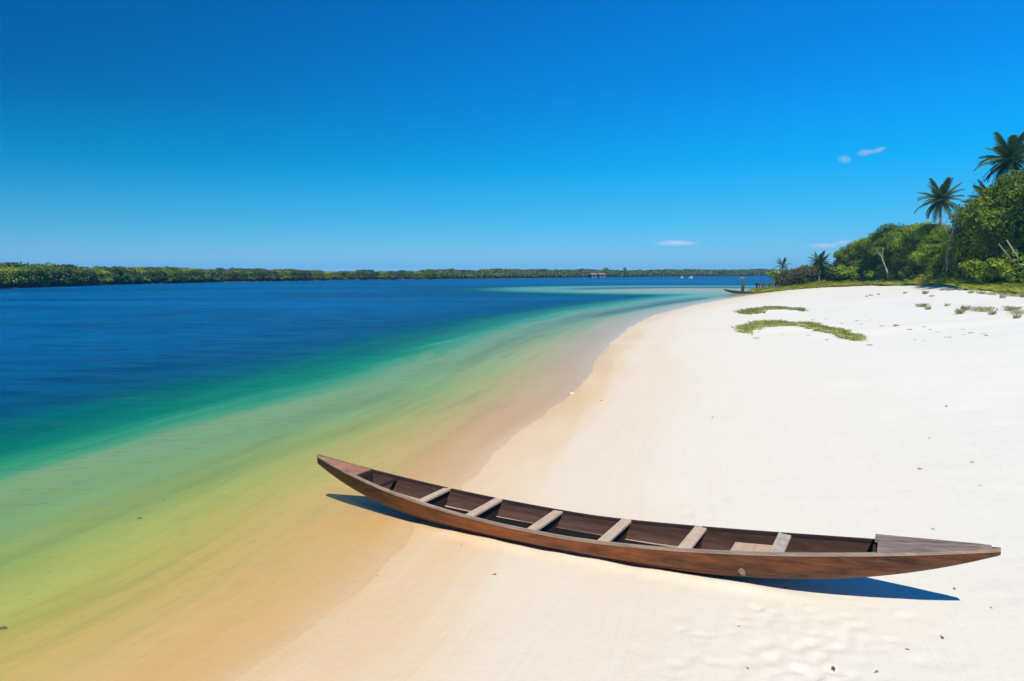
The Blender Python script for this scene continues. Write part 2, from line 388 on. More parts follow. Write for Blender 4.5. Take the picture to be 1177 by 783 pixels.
# ------------------------------------------------------------------ dugout canoe
def canoe(name, loc, rz, full=True):
    """canoe in its own frame: x along the keel from the raised bow (x=0) to the stern (x=L), -y is the near side"""
    L, W = 6.503, .302
    root = empty(name, loc, rz)
    def prof(s):
        u = 2*s-1; l = max(-u, 0); r = max(u, 0)
        hw = W*(1-abs(u)**2.4)+.012
        zr = .201+.308*l**2.169+.355*r**1.539
        zb = .409*l**3.669+.513*r**3.039
        zb = min(zb, zr-.035)
        return hw, zr, zb
    N = 150; S = np.linspace(0, 1, N); K = 13
    def section(s, inset=0., drop=0.):
        hw, zr, zb = prof(s); hw = max(hw-inset, .003); zb = min(zb+inset*1.2, zr-.01); zr2 = zr-drop
        out = []
        for k in range(K):
            a = math.pi*k/(K-1)          # near rim -> bottom -> far rim
            c = math.cos(a); sn = math.sin(a)
            y = -hw*math.copysign(abs(c)**.62, c)
            z = zr2-(zr2-zb)*sn**.80
            out.append((s*L, y, z))
        return out
    i0, i1 = (.112, .885)
    mb = MB(); mb.grid([section(s) for s in S])
    b = len(mb.v)
    mb.f.append(tuple(range(K))[::-1]); mb.f.append(tuple(range((N-1)*K, N*K)))
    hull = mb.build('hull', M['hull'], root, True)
    # fine chip of paint missing on the near side is a pale scar of its own on the hull
    S2 = np.linspace(.02, .985, N); mi = MB()
    mi.grid([section(s, .022, .004)[::-1] for s in S2])
    mi.build('inner_hull', M['inner'], root, True)
    # rails along both edges
    for sgn in (-1, 1):
        mr = MB(); P = []
        for s in S:
            hw, zr, zb = prof(s); y0, y1 = sgn*(hw+.004), sgn*max(hw-.026, 0.0)
            P.append([(s*L, y0, zr-.016), (s*L, y0, zr+.006), (s*L, y1, zr+.006), (s*L, y1, zr-.016)])
        mr.grid(P, close_v=True); mr.f.append((0,1,2,3)); e = (N-1)*4; mr.f.append((e,e+1,e+2,e+3)[::-1])
        mr.build('gunwale', M['rail'] if sgn < 0 else M['frame'], root)
    # bow deck, flush, reddish
    def deck(s0, s1, up, th, inset, mat, nm, ridge=0.):
        md = MB(); P = []
        for s in np.linspace(s0, s1, 26):
            hw, zr, zb = prof(s); h = max(hw-inset, .004)
            P.append([(s*L, -h, zr+up-th), (s*L, -h, zr+up), (s*L, -h*.1, zr+up+ridge), (s*L, h*.1, zr+up+ridge), (s*L, h, zr+up), (s*L, h, zr+up-th)])
        b = md.grid(P, close_v=True); md.f.append(tuple(range(b, b+6))); e = b+25*6; md.f.append(tuple(range(e, e+6))[::-1])
        return md.build(nm, mat, root)
    deck(.006, .106, .008, .014, .012, M['reddeck'], 'bow_deck')
    deck(.885, .992, .022, .018, .0, M['grey'], 'stern_deck')
    md = MB(); hw, zr, zb = prof(.994)
    # two boards lie lengthwise on the stern deck: a narrow raised one along the far edge
    P = []
    for s in np.linspace(.882, .985, 20):
        hw, zr, zb = prof(s); k_ = (s-.882)/.103; y0, y1 = hw*(.25+.5*k_), hw+.006-.01*k_; u_ = .044-.018*k_
        P.append([(s*L, y0, zr+.020), (s*L, y0, zr+u_), (s*L, y1, zr+u_), (s*L, y1, zr+.020)])
    b = md.grid(P, close_v=True); md.f.append((b,b+1,b+2,b+3)); e = b+19*4; md.f.append((e,e+1,e+2,e+3)[::-1])
    md.build('deck_board', M['grey'], root)
    # cross frames (bulkheads) under the seats
    def frame(s, th, top, mat=M['frame'], nm='bulkhead'):
        hw, zr, zb = prof(s); pts = section(s, .020, 0)[1:-1]
        mf = MB(); zt = zr-top; b = 0
        ring = [(y, min(z, zt)) for _, y, z in section(s, .020, 0)]
        for dx in (-th/2, th/2): mf.v += [(s*L+dx, y, z) for y, z in ring]
        n = len(ring); mf.f.append(tuple(range(n))[::-1]); mf.f.append(tuple(range(n, 2*n)))
        for k in range(n): mf.f.append((k, (k+1) % n, n+(k+1) % n, n+k))
        mf.build(nm, mat, root)
    seats = [(.2555, .085), (.351, .095), (.456, .10), (.565, .10), (.6725, .105), (.7805, .10)]
    for k, (s, w) in enumerate(seats):
        hw, zr, zb = prof(s); mt = MB()
        jit = .004*math.sin(k*2.3)
        mt.box((s*L-w/2, -hw+.02, zr-.018+jit), (w, 0, 0), (0, 2*hw-.018, 0), (0, 0, .024))
        o = mt.build('seat', M['pale'] if k == 5 else M['thwart'], root, bevel=.003)
        if k == 5: o['label'] = 'bleached grey speckled seat board'
        frame(s, .03, .020)
    frame(.110, .02, .006); frame(.882, .02, .002)
    # a low cross bar near the bow and the long inner ledges
    hw, zr, zb = prof(.157); mt = MB(); mt.box((.157*L-.02, -hw+.025, zr-.045), (.035, 0, 0), (0, 2*hw-.05, 0), (0, 0, .03)); mt.build('cross_bar', M['frame'], root, bevel=.003)
    for sgn in (-1, 1):
        ml = MB(); P = []
        for s in np.linspace(.16, .87, 100):
            hw, zr, zb = prof(s); zz = zb+(zr-zb)*.30; y0 = sgn*(hw*.90-.02); y1 = sgn*(hw*.90-.075)
            P.append([(s*L, y0, zz-.012), (s*L, y0, zz), (s*L, y1, zz), (s*L, y1, zz-.012)])
        b = ml.grid(P, close_v=True); ml.f.append((b,b+1,b+2,b+3)); e = b+99*4; ml.f.append((e,e+1,e+2,e+3)[::-1])
        ml.build('ledge', M['thwart'] if sgn > 0 else M['frame'], root)
    # floor sheet in near-black: the near wall's shadow painted as colour
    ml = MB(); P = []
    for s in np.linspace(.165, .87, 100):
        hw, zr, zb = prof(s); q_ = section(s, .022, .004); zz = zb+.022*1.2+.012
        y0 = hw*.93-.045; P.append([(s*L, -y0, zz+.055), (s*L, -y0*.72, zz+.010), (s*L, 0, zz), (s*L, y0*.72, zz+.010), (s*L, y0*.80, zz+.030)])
    ml.grid(P[::-1]); ml.build('floor', M['floor_shade'], root, True)
    # loose floor board between the last two seats
    P = []; ml = MB()
    for s in np.linspace(.722, .772, 8):
        hw, zr, zb = prof(s); P.append([(s*L, -hw+.05, zr-.085), (s*L, -hw+.05, zr-.066), (s*L, hw-.12, zr-.066), (s*L, hw-.12, zr-.085)])
    b = ml.grid(P, close_v=True); ml.f.append((0,1,2,3)); ml.f.append((28,29,30,31)[::-1]); ml.build('floor_board', M['thwart'], root)
    # pale scar on the near side
    if full:
        hw, zr, zb = prof(.735); ms = MB(); a = section(.7375); b_ = section(.741); c = section(.7455)
        q = [np.array(a[2]), np.array(b_[3]), np.array(c[3]), np.array(c[2]), np.array(b_[1])*.4+np.array(b_[2])*.6]
        ms.v = [tuple(p+np.array([0, -.007, -.002])) for p in q]+[tuple(p+np.array([0, .006, 0])) for p in q]
        ms.f = [(0,1,2,3,4), (9,8,7,6,5)]+[(k, (k+1) % 5, 5+(k+1) % 5, 5+k) for k in range(5)]
        ms.build('pale_scar', M['rail'], root)
    return root
A = np.array([-2.252, 7.773]); B = np.array([3.389, 4.537])
rz = math.atan2(B[1]-A[1], B[0]-A[0])
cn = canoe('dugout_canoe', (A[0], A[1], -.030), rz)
cn.rotation_mode = 'XYZ'; cn.rotation_euler = (0, -math.asin(.172/6.5), rz)
tag(cn, 'long narrow brown wooden dugout canoe with six seat boards, resting across the wet sand edge', 'canoe')

# a smaller boat drawn up far along the waterline with a post standing beside it
p0 = back(832, 337.5, .05); p1 = hit(896, 334.5)
c2 = canoe('dugout_canoe', (0, 0, 0), 0, False)
dv = p1[:2]-p0[:2]; ln = np.hypot(*dv); sc_ = ln/6.5
c2.location = (p0[0], p0[1], float(height(np.array([(p0[0]+p1[0])/2]), np.array([(p0[1]+p1[1])/2]))[0])); c2.rotation_euler = (0, 0, math.atan2(dv[1], dv[0]))
c2.scale = (sc_, min(sc_, 1.6), min(sc_*.9, 1.3))
for ch in c2.children:
    ch.data = ch.data.copy(); ch.data.materials[0] = M['dark']
tag(c2, 'far dark canoe drawn up on the sand beside the standing post', 'canoe')
print('far canoe', p0, p1, ln)

def post(px, py, D_h, name, label, cat):
    p = hit(px, py); D = p[1]; h = D_h/FP*D
    r = empty(name, tuple(p)); mb = MB(); rr = 1.9/FP*D/2*1.6
    mb.tube([(0,0,-.3),(.02,0,h*.5),(.10,0,h)], [rr*1.3, rr*1.1, rr], 9); mb.build('post', M['dark'], r, True)
    mb = MB(); w = 5/FP*D; mb.box((-w*.7, -.12, h-.002), (w, 0, 0), (0, .24, 0), (0, 0, .07)); mb.build('cap_board', M['pale'], r)
    tag(r, label, cat); return r
post(853.5, 337, 17, 'mooring_post', 'upright dark mooring post with pale cap standing by the far canoe', 'post')
# low wooden jetty running to the shrubs
j0 = hit(872, 334.5); D = j0[1]
jt = empty('wooden_jetty', (j0[0], j0[1], j0[2])); s = D/FP
mb = MB(); mb.box((0, 0, 6.2*s), (46*s, 4, 0), (-.15, 1.4, 0), (0, 0, .30)); mb.build('deck', M['dark'], jt)
for q in (0.5, 10, 20, 30, 40):
    for yy in (.05, 1.2):
        mb = MB(); mb.tube([(q*s+.1, q/46*4+yy, -.6), (q*s+.1, q/46*4+yy, 8.8*s if q in (10, 20) else 7.2*s)], [.13, .11], 8); mb.build('pile', M['dark'], jt, True)
tag(jt, 'low dark wooden jetty on short piles beside the shrubs at the point', 'jetty')

# ------------------------------------------------------------------ foliage
def leaf_cloud(blobs, n, size, up=.35, fill=.22):
    """n leaf quads spread through ellipsoid blobs (cx,cy,cz,rx,ry,rz)"""
    bl = np.array(blobs, float); vol = (bl[:,3]*bl[:,4]*bl[:,5])**.67; idx = rng.choice(len(bl), n, p=vol/vol.sum()); b = bl[idx]
    dr = rng.normal(size=(n, 3)); dr /= np.linalg.norm(dr, axis=1)[:, None]
    low = dr[:, 2] < -.55; dr[low, 2] *= -.5; dr /= np.linalg.norm(dr, axis=1)[:, None]
    r = np.where(rng.random(n) < fill, rng.uniform(.3, .9, n), rng.normal(.95, .09, n))
    r *= 1+.22*vnoise(dr[:,0]*3+b[:,0]*2, dr[:,1]*3+dr[:,2]*4, 9)*2
    P = b[:, :3]+dr*b[:, 3:]*r[:, None]
    nn = dr*1.3+rng.normal(size=(n, 3))*.62+np.array([0, 0, up]); nn /= np.linalg.norm(nn, axis=1)[:, None]
    a = np.cross(nn, rng.normal(size=(n, 3))); a /= np.linalg.norm(a, axis=1)[:, None]; c = np.cross(nn, a)
    s = (size*rng.uniform(.6, 1.35, n))[:, None]
    V = np.stack([P-a*s, P+c*s*.55+nn*s*.12, P+a*s, P-c*s*.55+nn*s*.12], 1).reshape(-1, 3)
    return V, np.arange(4*n).reshape(-1, 4)
def limb_tree(mb, h, r0, nb, spread, seed, lean=(0, 0)):
    rd = random.Random(seed); pts = []; n = 7
    for k in range(n): t = k/(n-1); pts.append((lean[0]*t*h+rd.uniform(-.03, .03)*h*t, lean[1]*t*h+rd.uniform(-.03, .03)*h*t, h*t*.72))
    mb.tube([(pts[0][0], pts[0][1], -.3)]+pts, [r0*1.35]+[r0*(1-.6*k/(n-1)) for k in range(n)], 8)
    tips = []
    for k in range(nb):
        i = rd.randint(2, n-1); b = Vector(pts[i]); a = 6.283*k/nb+rd.uniform(-.4, .4); l = spread*rd.uniform(.6, 1.1)
        m_ = b+Vector((math.cos(a)*l*.5, math.sin(a)*l*.5, l*.35)); e = b+Vector((math.cos(a)*l, math.sin(a)*l, l*rd.uniform(.5, .9)))
        rr = r0*(1-.6*i/(n-1))*.55; mb.tube([b, m_, e], [rr, rr*.7, rr*.25], 6)
        tips.append(e)
    return tips
def make_tree(kind, seed, mat, h=6.0, wide=2.4, n=17000, leaf=.095, low=.15):
    rd = random.Random(seed); root = empty(kind, (0, 0, -500))
    mb = MB(); tips = limb_tree(mb, h*.9, .11+h*.012, 7, wide*.6, seed); mb.build('trunk', M['bark'], root, True)
    bl = []
    for k in range(rd.randint(12, 15)):
        a = rd.uniform(0, 6.283); z = rd.uniform(low+.06, .86); q = math.sin(math.pi*min(.95, .25+z*.72))**.6
        rr = wide*q*rd.uniform(.35, .78); s = wide*rd.uniform(.26, .46)
        bl.append((math.cos(a)*rr, math.sin(a)*rr, z*h, s*1.1, s*1.1, s*rd.uniform(.65, .9)))
    bl.append((0, 0, h*.86, wide*.42, wide*.42, h*.14)); bl.append((0, 0, h*.5, wide*.6, wide*.6, h*.32))
    V, F = leaf_cloud(bl, n, leaf); V[:, 2] = np.maximum(V[:, 2], .05)
    mesh_np('crown', V, F, mat, root)
    root['h'] = h; return root
protos = [make_tree('coastal_tree', 11, M['leaf']), make_tree('coastal_tree', 12, M['leafd'], 6.4, 2.6), make_tree('coastal_tree', 13, M['leaf'], 5.6, 2.7),
          make_tree('coastal_tree', 14, M['leafy'], 5.8, 2.3), make_tree('coastal_tree', 15, M['leafd'], 6.8, 2.9)]
def put_tree(k, px, D, ytop, ws=1.0):
    g = at(px, D); H = (313-ytop)/FP*D+EYE-g[2]; pr = protos[k]; s = H/(pr['h']*1.0)
    o = dup(pr, (g[0], g[1], g[2]-.05), rng.uniform(0, 6.28), (s*ws, s*ws, s)); return o
row = [(0,968,104,284),(1,979,100,279),(2,991,98,276),(0,1002,96,268),(1,1015,93,258),(0,1027,90,262),(3,1040,87,260),(2,1053,84,257),(3,1066,82,258),(0,1079,79,259),(1,1091,76,262),(3,1101,73,263),
       (4,1117,66,245),(0,1130,61,228),(4,1141,58,216),(0,1153,56,206),(4,1166,54,200),(1,1181,52,194),(0,1198,50,190),(4,1216,49,186)]
def DB(px): return float(np.interp(px, [868,885,905,930,960,1000,1050,1085,1108,1125,1150,1177,1210,1260], [b[1] for b in BORD]))
lab = {12: 'dark tree at the left shoulder of the tall right thicket', 4: 'narrow tree whose top pokes above the low end of the thicket', 0: 'outermost green tree at the seaward end of the thicket',
       16: 'big green tree under the taller coconut palm', 17: 'largest dense tree at the right edge of the photo'}
for i, (k, px, D, yt) in enumerate(row):
    ws = 1.0 if i < 12 else 1.05
    o = put_tree(k, px, DB(px)+(6.5 if px < 1050 else 9 if px < 1085 else np.interp(px, [1085, 1130, 1216], [12.5, 12.5, 9])), yt, ws)
    if i in lab: tag(o, lab[i], 'tree', 'trees of the thicket behind the beach')
    elif i < 12: tag(o, 'rounded green tree in the lower seaward half of the thicket', 'tree', 'trees of the thicket behind the beach')
    else: tag(o, 'tall dense green tree in the right half of the thicket below the taller palm', 'tree', 'trees of the thicket behind the beach')
for (px, D, yt) in [(985,112,282),(1010,106,268),(1034,102,266),(1058,98,263),(1084,92,264),(1108,84,258),(1135,72,226),(1160,66,206),(1187,62,198),(1240,60,215),(1275,56,225),(1240,47,235),(1265,44,235)]:
    o = put_tree(int(rng.integers(0, 5)), px, DB(px)+(17 if D > 50 else 12), yt, 1.1); tag(o, 'green tree in the back row of the thicket', 'tree', 'back row of trees of the thicket')
for (px, D, yt) in [(1310,47,205),(1350,44,200),(1400,42,210),(1460,40,195),(1530,38,205),(1610,36,200)]:
    o = put_tree(int(rng.integers(0, 5)), px, D, yt, 1.25); tag(o, 'green tree in the back row of the thicket', 'tree', 'back row of trees of the thicket')
# low bushes along the foot of the thicket
def make_bush(kind, seed, mat, n=2600, leaf=.12):
    rd = random.Random(seed); root = empty(kind, (0, 0, -500)); mb = MB()
    for k in range(9):
        a = rd.uniform(0, 6.28); l = rd.uniform(.6, 1.1); mb.tube([(0,0,-.1), (math.cos(a)*.3*l, math.sin(a)*.3*l, .5*l), (math.cos(a)*.8*l, math.sin(a)*.8*l, 1.2*l)], [.035, .025, .01], 5)
    mb.build('stem', M['bark'], root, True)
    bl = [(rd.uniform(-.8, .8), rd.uniform(-.7, .7), rd.uniform(.4, 1.2), rd.uniform(.4, .7), rd.uniform(.4, .7), rd.uniform(.3, .55)) for _ in range(8)]
    V, F = leaf_cloud(bl, n, leaf); V[:, 2] = np.maximum(V[:, 2], .02); mesh_np('foliage', V, F, mat, root); root['h'] = 1.65; return root
bushes = [make_bush('coastal_bush', 31, M['leafd']), make_bush('coastal_bush', 32, M['leaf']), make_bush('coastal_bush', 33, M['leafd'])]
brushes = [make_bush('dry_bush', 34, M['brush'], 1700, .08), make_bush('dry_bush', 35, M['brush'], 2000, .08)]
for i in range(30):
    px = 968+i*8.6; D = DB(px)+rng.uniform(3.2, 5.5)
    g = at(px, D); o = dup(bushes[i % 3], (g[0], g[1], g[2]-.05), rng.uniform(0, 6), rng.uniform(.8, 1.5))
    tag(o, 'low dark green bush at the foot of the thicket', 'bush', 'bushes along the foot of the thicket')
for bpr in bushes+protos[:0]: pass
# shrubs of the point
for (k, px, D, yt, ws, label) in [(0, 899, 112, 311, .8, 'brownish dry bush at the seaward tip of the point'), (1, 908, 110, 309, .8, 'second dry brown bush on the point, beside the jetty'),
        (0, 918, 108, 306, .8, 'taller brown bush in the middle of the point'), (1, 926, 106, 307, .8, 'grey brown bush left of the small fan palm')]:
    D = DB(px)+(112-D)*.3+3.5; g = at(px, D); H = (313-yt)/FP*D+EYE-g[2]; s = H/1.65; o = dup(brushes[k], (g[0], g[1], g[2]), rng.uniform(0, 6), (s*ws, s*ws, s)); tag(o, label, 'bush', 'shrubs on the point')
for (k, px, D, yt, ws, label) in [(1, 904, 125, 309, 1.5, 'green bush behind the dry bushes on the point'), (1, 935, 112, 303, 1.0, 'green bush at the foot of the small fan palm'), (0, 948, 108, 305, 1.3, 'dark green bush right of the small fan palm'), (1, 958, 105, 304, 1.3, 'low green bush beside the outermost tree of the thicket'), (1, 922, 120, 307, 1.6, 'green bush behind the taller brown bush')]:
    D = DB(px)+(D-104)*.6+5; g = at(px, D); H = (313-yt)/FP*D+EYE-g[2]; s = H/1.65; o = dup(bushes[k], (g[0], g[1], g[2]), rng.uniform(0, 6), (s*ws, s*ws, s)); tag(o, label, 'bush', 'shrubs on the point')

# ------------------------------------------------------------------ palms
def frond_mesh(seed, Lf, droop, pairs=44):
    rd = random.Random(seed); V = []; F = []; pts = []
    for k in range(13):
        t = k/12; pts.append(Vector((Lf*(t-.12*droop*t*t*t), 0, Lf*(.10*t-droop*.62*t**2.2))))
    def P(t):
        x = t*12; i = min(int(x), 11); return pts[i].lerp(pts[i+1], x-i)
    mb = MB(); mb.tube(pts, [.035*(1-.85*k/12) for k in range(13)], 4)
    V = list(mb.v); F = [f for f in mb.f]
    for k in range(pairs):
        t = .12+.88*k/(pairs-1); b = P(t); l = Lf*.25*math.sin(math.pi*(.16+.78*t))**.7*rd.uniform(.85, 1.1)
        for sg in (-1, 1):
            d = Vector((.55+.3*t, sg*1.0, -.30-.25*rd.random())).normalized(); w = .04
            m_ = b+d*l*.55; e = b+d*l+Vector((0, 0, -.22*l)); ux = Vector((w, 0, 0)); i = len(V)
            V += [tuple(b-ux), tuple(b+ux), tuple(m_+ux*.9), tuple(m_-ux*.9), tuple(e)]
            F += [(i, i+1, i+2, i+3), (i+3, i+2, i+4)]
    me = bpy.data.meshes.new('frond'); me.from_pydata([tuple(v) for v in V], [], F); me.materials.append(M['palm']); me.update(); return me
FR = [frond_mesh(i, 3.0, dr) for i, dr in enumerate((.35, .55, .8, 1.05))]
def palm(name, base, top, n, size, label, seed, r0=.16, group=None):
    rd = random.Random(seed); root = empty(name, tuple(base)); top = Vector(top)-Vector(base)
    pts = []; rad = []
    for k in range(24):
        t = k/23; pts.append((top.x*t**1.5, top.y*t, top.z*t)); rad.append(r0*(1.45-.55*min(1, t*5) - .25*t)*(1.0+.06*(k % 2)))
    mb = MB(); mb.tube([(0, 0, -.3)]+pts, [r0*1.6]+rad, 10); mb.build('trunk', M['palmbark'], root, True)
    mb = MB(); mb.tube([tuple(top-Vector((0, 0, .25))), tuple(top+Vector((0, 0, .15))), tuple(top+Vector((0, 0, .6)))], [r0*.9, r0*1.1, .03], 8); mb.build('crown_shaft', M['palm'], root, True)
    for k in range(n):
        tier = k/n; az = k*2.39996+rd.uniform(-.2, .2); el = R(78-115*tier**.85+rd.uniform(-7, 7))
        m = FR[min(3, int(tier*3.2+rd.random()*.8))]
        f = link(bpy.data.objects.new('frond', m), root); f.location = top+Vector((0, 0, .12*(1-tier)))
        f.rotation_euler = (rd.uniform(-.25, .25), -el, az); q = size*rd.uniform(.85, 1.08)*(1-.12*abs(tier-.4)); f.scale = (q, q, q)
    return tag(root, label, 'palm', group)
def palm_px(name, px, pyc, D, n, size, label, seed, bx=0, r0=.16):
    g = at(px+bx, D); z = (313-pyc)/FP*D+EYE; x = (px-PW/2)/FP*D
    return palm(name, g, (x, D, z), n, size, label, seed, r0, 'palms rising over the thicket')
palm_px('coconut_palm', 1150, 188, DB(1150)+13, 36, .93, 'tallest coconut palm, its crown high above the right end of the thicket', 41, 14, .19)
palm_px('coconut_palm', 1074, 232, DB(1074)+10, 34, .92, 'middle coconut palm rising alone above the low half of the thicket', 42, 2, .17)
palm_px('coconut_palm', 1134, 240, DB(1134)+11, 26, 1.0, 'half hidden palm with drooping fronds below the tallest palm', 43, 6, .16)
palm_px('fan_palm', 940, 302, DB(940)+5, 34, .62, 'small bushy palm above the brown bushes on the point', 44, 0, .15)
palm_px('coconut_palm', 898, 305.5, 170, 14, .8, 'tiny distant palm poking up behind the tip of the point', 45, 0, .16)

# ------------------------------------------------------------------ bare trees and dead wood
def bare_tree(name, g, h, r0, depth, seed, mat, lean=0., leaves=0, spread=.55):
    rd = random.Random(seed); root = empty(name, tuple(g)); mb = MB(); tips = []
    def grow(p, d, l, r, dep):
        n = 4; pts = [p]; q = p
        for k in range(n):
            d = (d+Vector((rd.uniform(-.12, .12), rd.uniform(-.12, .12), .02))).normalized(); q = q+d*l/n; pts.append(q)
        mb.tube(pts, [r*(1-.35*k/n) for k in range(n+1)], 6)
        tips.append(q)
        if dep > 0:
            for k in range(rd.choice((2, 3))):
                dd = (d+Vector((rd.uniform(-1, 1), rd.uniform(-1, 1), rd.uniform(-.1, .5)))*spread).normalized(); grow(q, dd, l*rd.uniform(.5, .75), r*.55, dep-1)
    grow(Vector((0, 0, -.2)), Vector((lean, 0, 1)).normalized(), h*.5, r0, depth)
    mb.build('trunk', mat, root, True)
    if leaves:
        bl = [(t.x, t.y, t.z, .5, .5, .4) for t in tips[1:]]; V, F = leaf_cloud(bl, leaves, .05); mesh_np('foliage', V, F, M['leafy'], root)
    return root
def gh(px, D, ytop):
    g = at(px, D); return g, (313-ytop)/FP*D+EYE-g[2]
g, h = gh(1088, DB(1088)+1.2, 262); tag(bare_tree('bare_tree', g, h*1.05, .16, 4, 3, M['palebark'], 0, 500), 'pale bare trunk forking in front of the thicket below the middle palm', 'tree')
g, h = gh(1022, DB(1022)+1.5, 284); tag(bare_tree('bare_tree', g, h*1.0, .13, 2, 5, M['palebark'], -.28, 150), 'thin pale trunk leaning left in front of the low thicket', 'tree')
g, h = gh(1098, DB(1098)+1.6, 280); tag(bare_tree('bare_tree', g, h*1.0, .07, 2, 8, M['palebark'], .05, 80), 'slim grey sapling right beside the pale forked trunk', 'tree')
g, h = gh(1109, DB(1109)+6, 225); tag(bare_tree('bare_tree', g, h*.98, .06, 3, 9, M['bark'], .02, 120, .22), 'spindly dark sapling rising into the sky gap between the two palms', 'tree')
def log(px, py, D, px2, py2, r, label):
    a = np.array([(px-PW/2)/FP*D, D, (313-py)/FP*D+EYE]); b = np.array([(px2-PW/2)/FP*(D+1), D+1, (313-py2)/FP*(D+1)+EYE]); g = at(px2, D+1)
    r0 = empty('dead_trunk', tuple(g)); mb = MB(); a = a-g; b_ = b-g; ext = b_+(b_-a)*max(0, (b_[2]+.2)/max(.1, a[2]-b_[2])); mid = (a+ext)/2+np.array([.1, 0, .12])
    mb.tube([tuple(ext), tuple(mid), tuple(a)], [r*1.2, r, r*.6], 8); mb.tube([tuple(mid), tuple(mid+np.array([.5, .1, .6]))], [r*.5, r*.15], 6)
    mb.build('trunk', M['palebark'], r0, True); return tag(r0, label, 'dead trunk')
log(1152, 277, DB(1160)+1.0, 1169, 305, .06, 'pale dead trunk leaning left, right of the two fallen ones')
log(1143, 281, DB(1150)+1.3, 1155, 297, .045, 'shorter pale dead trunk leaning beside the longer one')
g = at(1195, DB(1195)+1.2); r0 = empty('dead_trunk', tuple(g)); mb = MB(); mb.tube([(1.5, .5, 1.6), (0, .2, 1.75), (-1.6, 0, 1.95)], [.07, .06, .03], 8); mb.tube([(0.9, .4, -.2), (.8, .35, 1.7)], [.07, .05], 8); mb.build('trunk', M['palebark'], r0, True)
tag(r0, 'dead limb lying level in the bushes at the right edge', 'dead trunk')

# ------------------------------------------------------------------ grass
def blades(P, h, w, mat, name, lean=.35):
    n = len(P); a = rng.uniform(0, 6.283, n); hh = h*rng.uniform(.5, 1.25, n); lx = rng.normal(0, lean, n)*hh; ly = rng.normal(0, lean, n)*hh
    dx = np.cos(a)*w; dy = np.sin(a)*w
    V = np.stack([P+np.c_[-dx, -dy, np.full(n, -.02)], P+np.c_[dx, dy, np.full(n, -.02)], P+np.c_[lx*.45+dx*.7, ly*.45+dy*.7, hh*.6], P+np.c_[lx, ly, hh*(1-.15*abs(lx)/hh)]], 1).reshape(-1, 3)
    return V, np.arange(4*n).reshape(-1, 4)
BX = np.array(BORD)
def strip_points(n, w0, w1, i0, i1):
    t = rng.uniform(i0, i1, n); i = np.minimum(t.astype(int), len(BX)-2); f = (t-i)[:, None]
    base = BX[i]*(1-f)+BX[i+1]*f; out = base[:, :2]/np.linalg.norm(base[:, :2], axis=1)[:, None]
    u = rng.uniform(0, 1, n)**1.0; edge = vnoise(t*4, t*0+3, 12)*1.5
    xy = base[:, :2]+out*(w0+edge*.6+(w1-w0)*u)[:, None]
    return np.c_[xy, height(xy[:, 0], xy[:, 1])]
P1 = strip_points(50000, -.3, 11, 3, 8.6); P2 = strip_points(40000, -.5, 11, 8, 13); P3 = strip_points(9000, 0, 5, 0, 3)
P = np.concatenate([P1, P2, P3]); V, F = blades(P, .55, .04, M['grass'], 'grass', .8)
o = mesh_np('meadow_grass', V, F, M['grass']); tag(o, 'bright yellow green grass band between the white sand and the thicket', 'grass', kind='stuff')

def mat_patch(line, depth, n, label):
    Q = np.array([hit(*q) for q in line]); L_ = len(Q)-1
    t = rng.beta(1.15, 1.3, n)*L_; i = np.minimum(t.astype(int), L_-1); f = (t-i)[:, None]; c = Q[i]*(1-f)+Q[i+1]*f
    env = np.sin(math.pi*np.clip(t/L_, .02, .98))**.6
    off = rng.normal(0, 1, n)*depth*.95*env*(1+.9*vnoise(t*3.0, t*0, 21)) ; drip = rng.random(n) < .22
    off = np.where(drip, -abs(rng.normal(0, depth*1.1, n))*(vnoise(t*5, t*0+7, 4)+.5)**2*2, off)
    y = c[:, 1]+off; x = c[:, 0]+rng.normal(0, .05, n); z = height(x, y)
    dens = (vnoise(x*3.3, y*4.5, 33)*.7+vnoise(x*9, y*11, 34)*.6) > -.03+.42*np.abs(off)/depth-.14; x, y, z = x[dens], y[dens], z[dens]; n = len(x)
    V1, F1 = blades(np.c_[x, y, z], .17, .013, None, '', .8)
    bl = np.c_[x, y, z+rng.uniform(.01, .12, n)]
    nn = rng.normal(size=(n, 3))*.5+np.array([0, -.2, 1]); nn /= np.linalg.norm(nn, axis=1)[:, None]; a = np.cross(nn, rng.normal(size=(n, 3))); a /= np.linalg.norm(a, axis=1)[:, None]; cc = np.cross(nn, a)
    s = rng.uniform(.015, .034, n)[:, None]
    V2 = np.stack([bl-a*s, bl+cc*s*.7, bl+a*s, bl-cc*s*.7], 1).reshape(-1, 3)
    o = mesh_np('beach_vine', np.r_[V1, V2], np.r_[F1, F1+len(V1)], M['vine']); tag(o, label, 'ground cover', 'creeping plant mats on the sand', 'stuff')
mat_patch([(853,382),(866,377),(885,374),(905,373.5),(925,375.5),(945,379),(965,385),(986,392)], 1.25, 17000, 'larger arched mat of green creeping plants nearer the canoe')
mat_patch([(853,361),(868,357),(884,355),(900,355),(925,358)], 1.5, 9000, 'smaller far mat of green creeping plants on the sand')

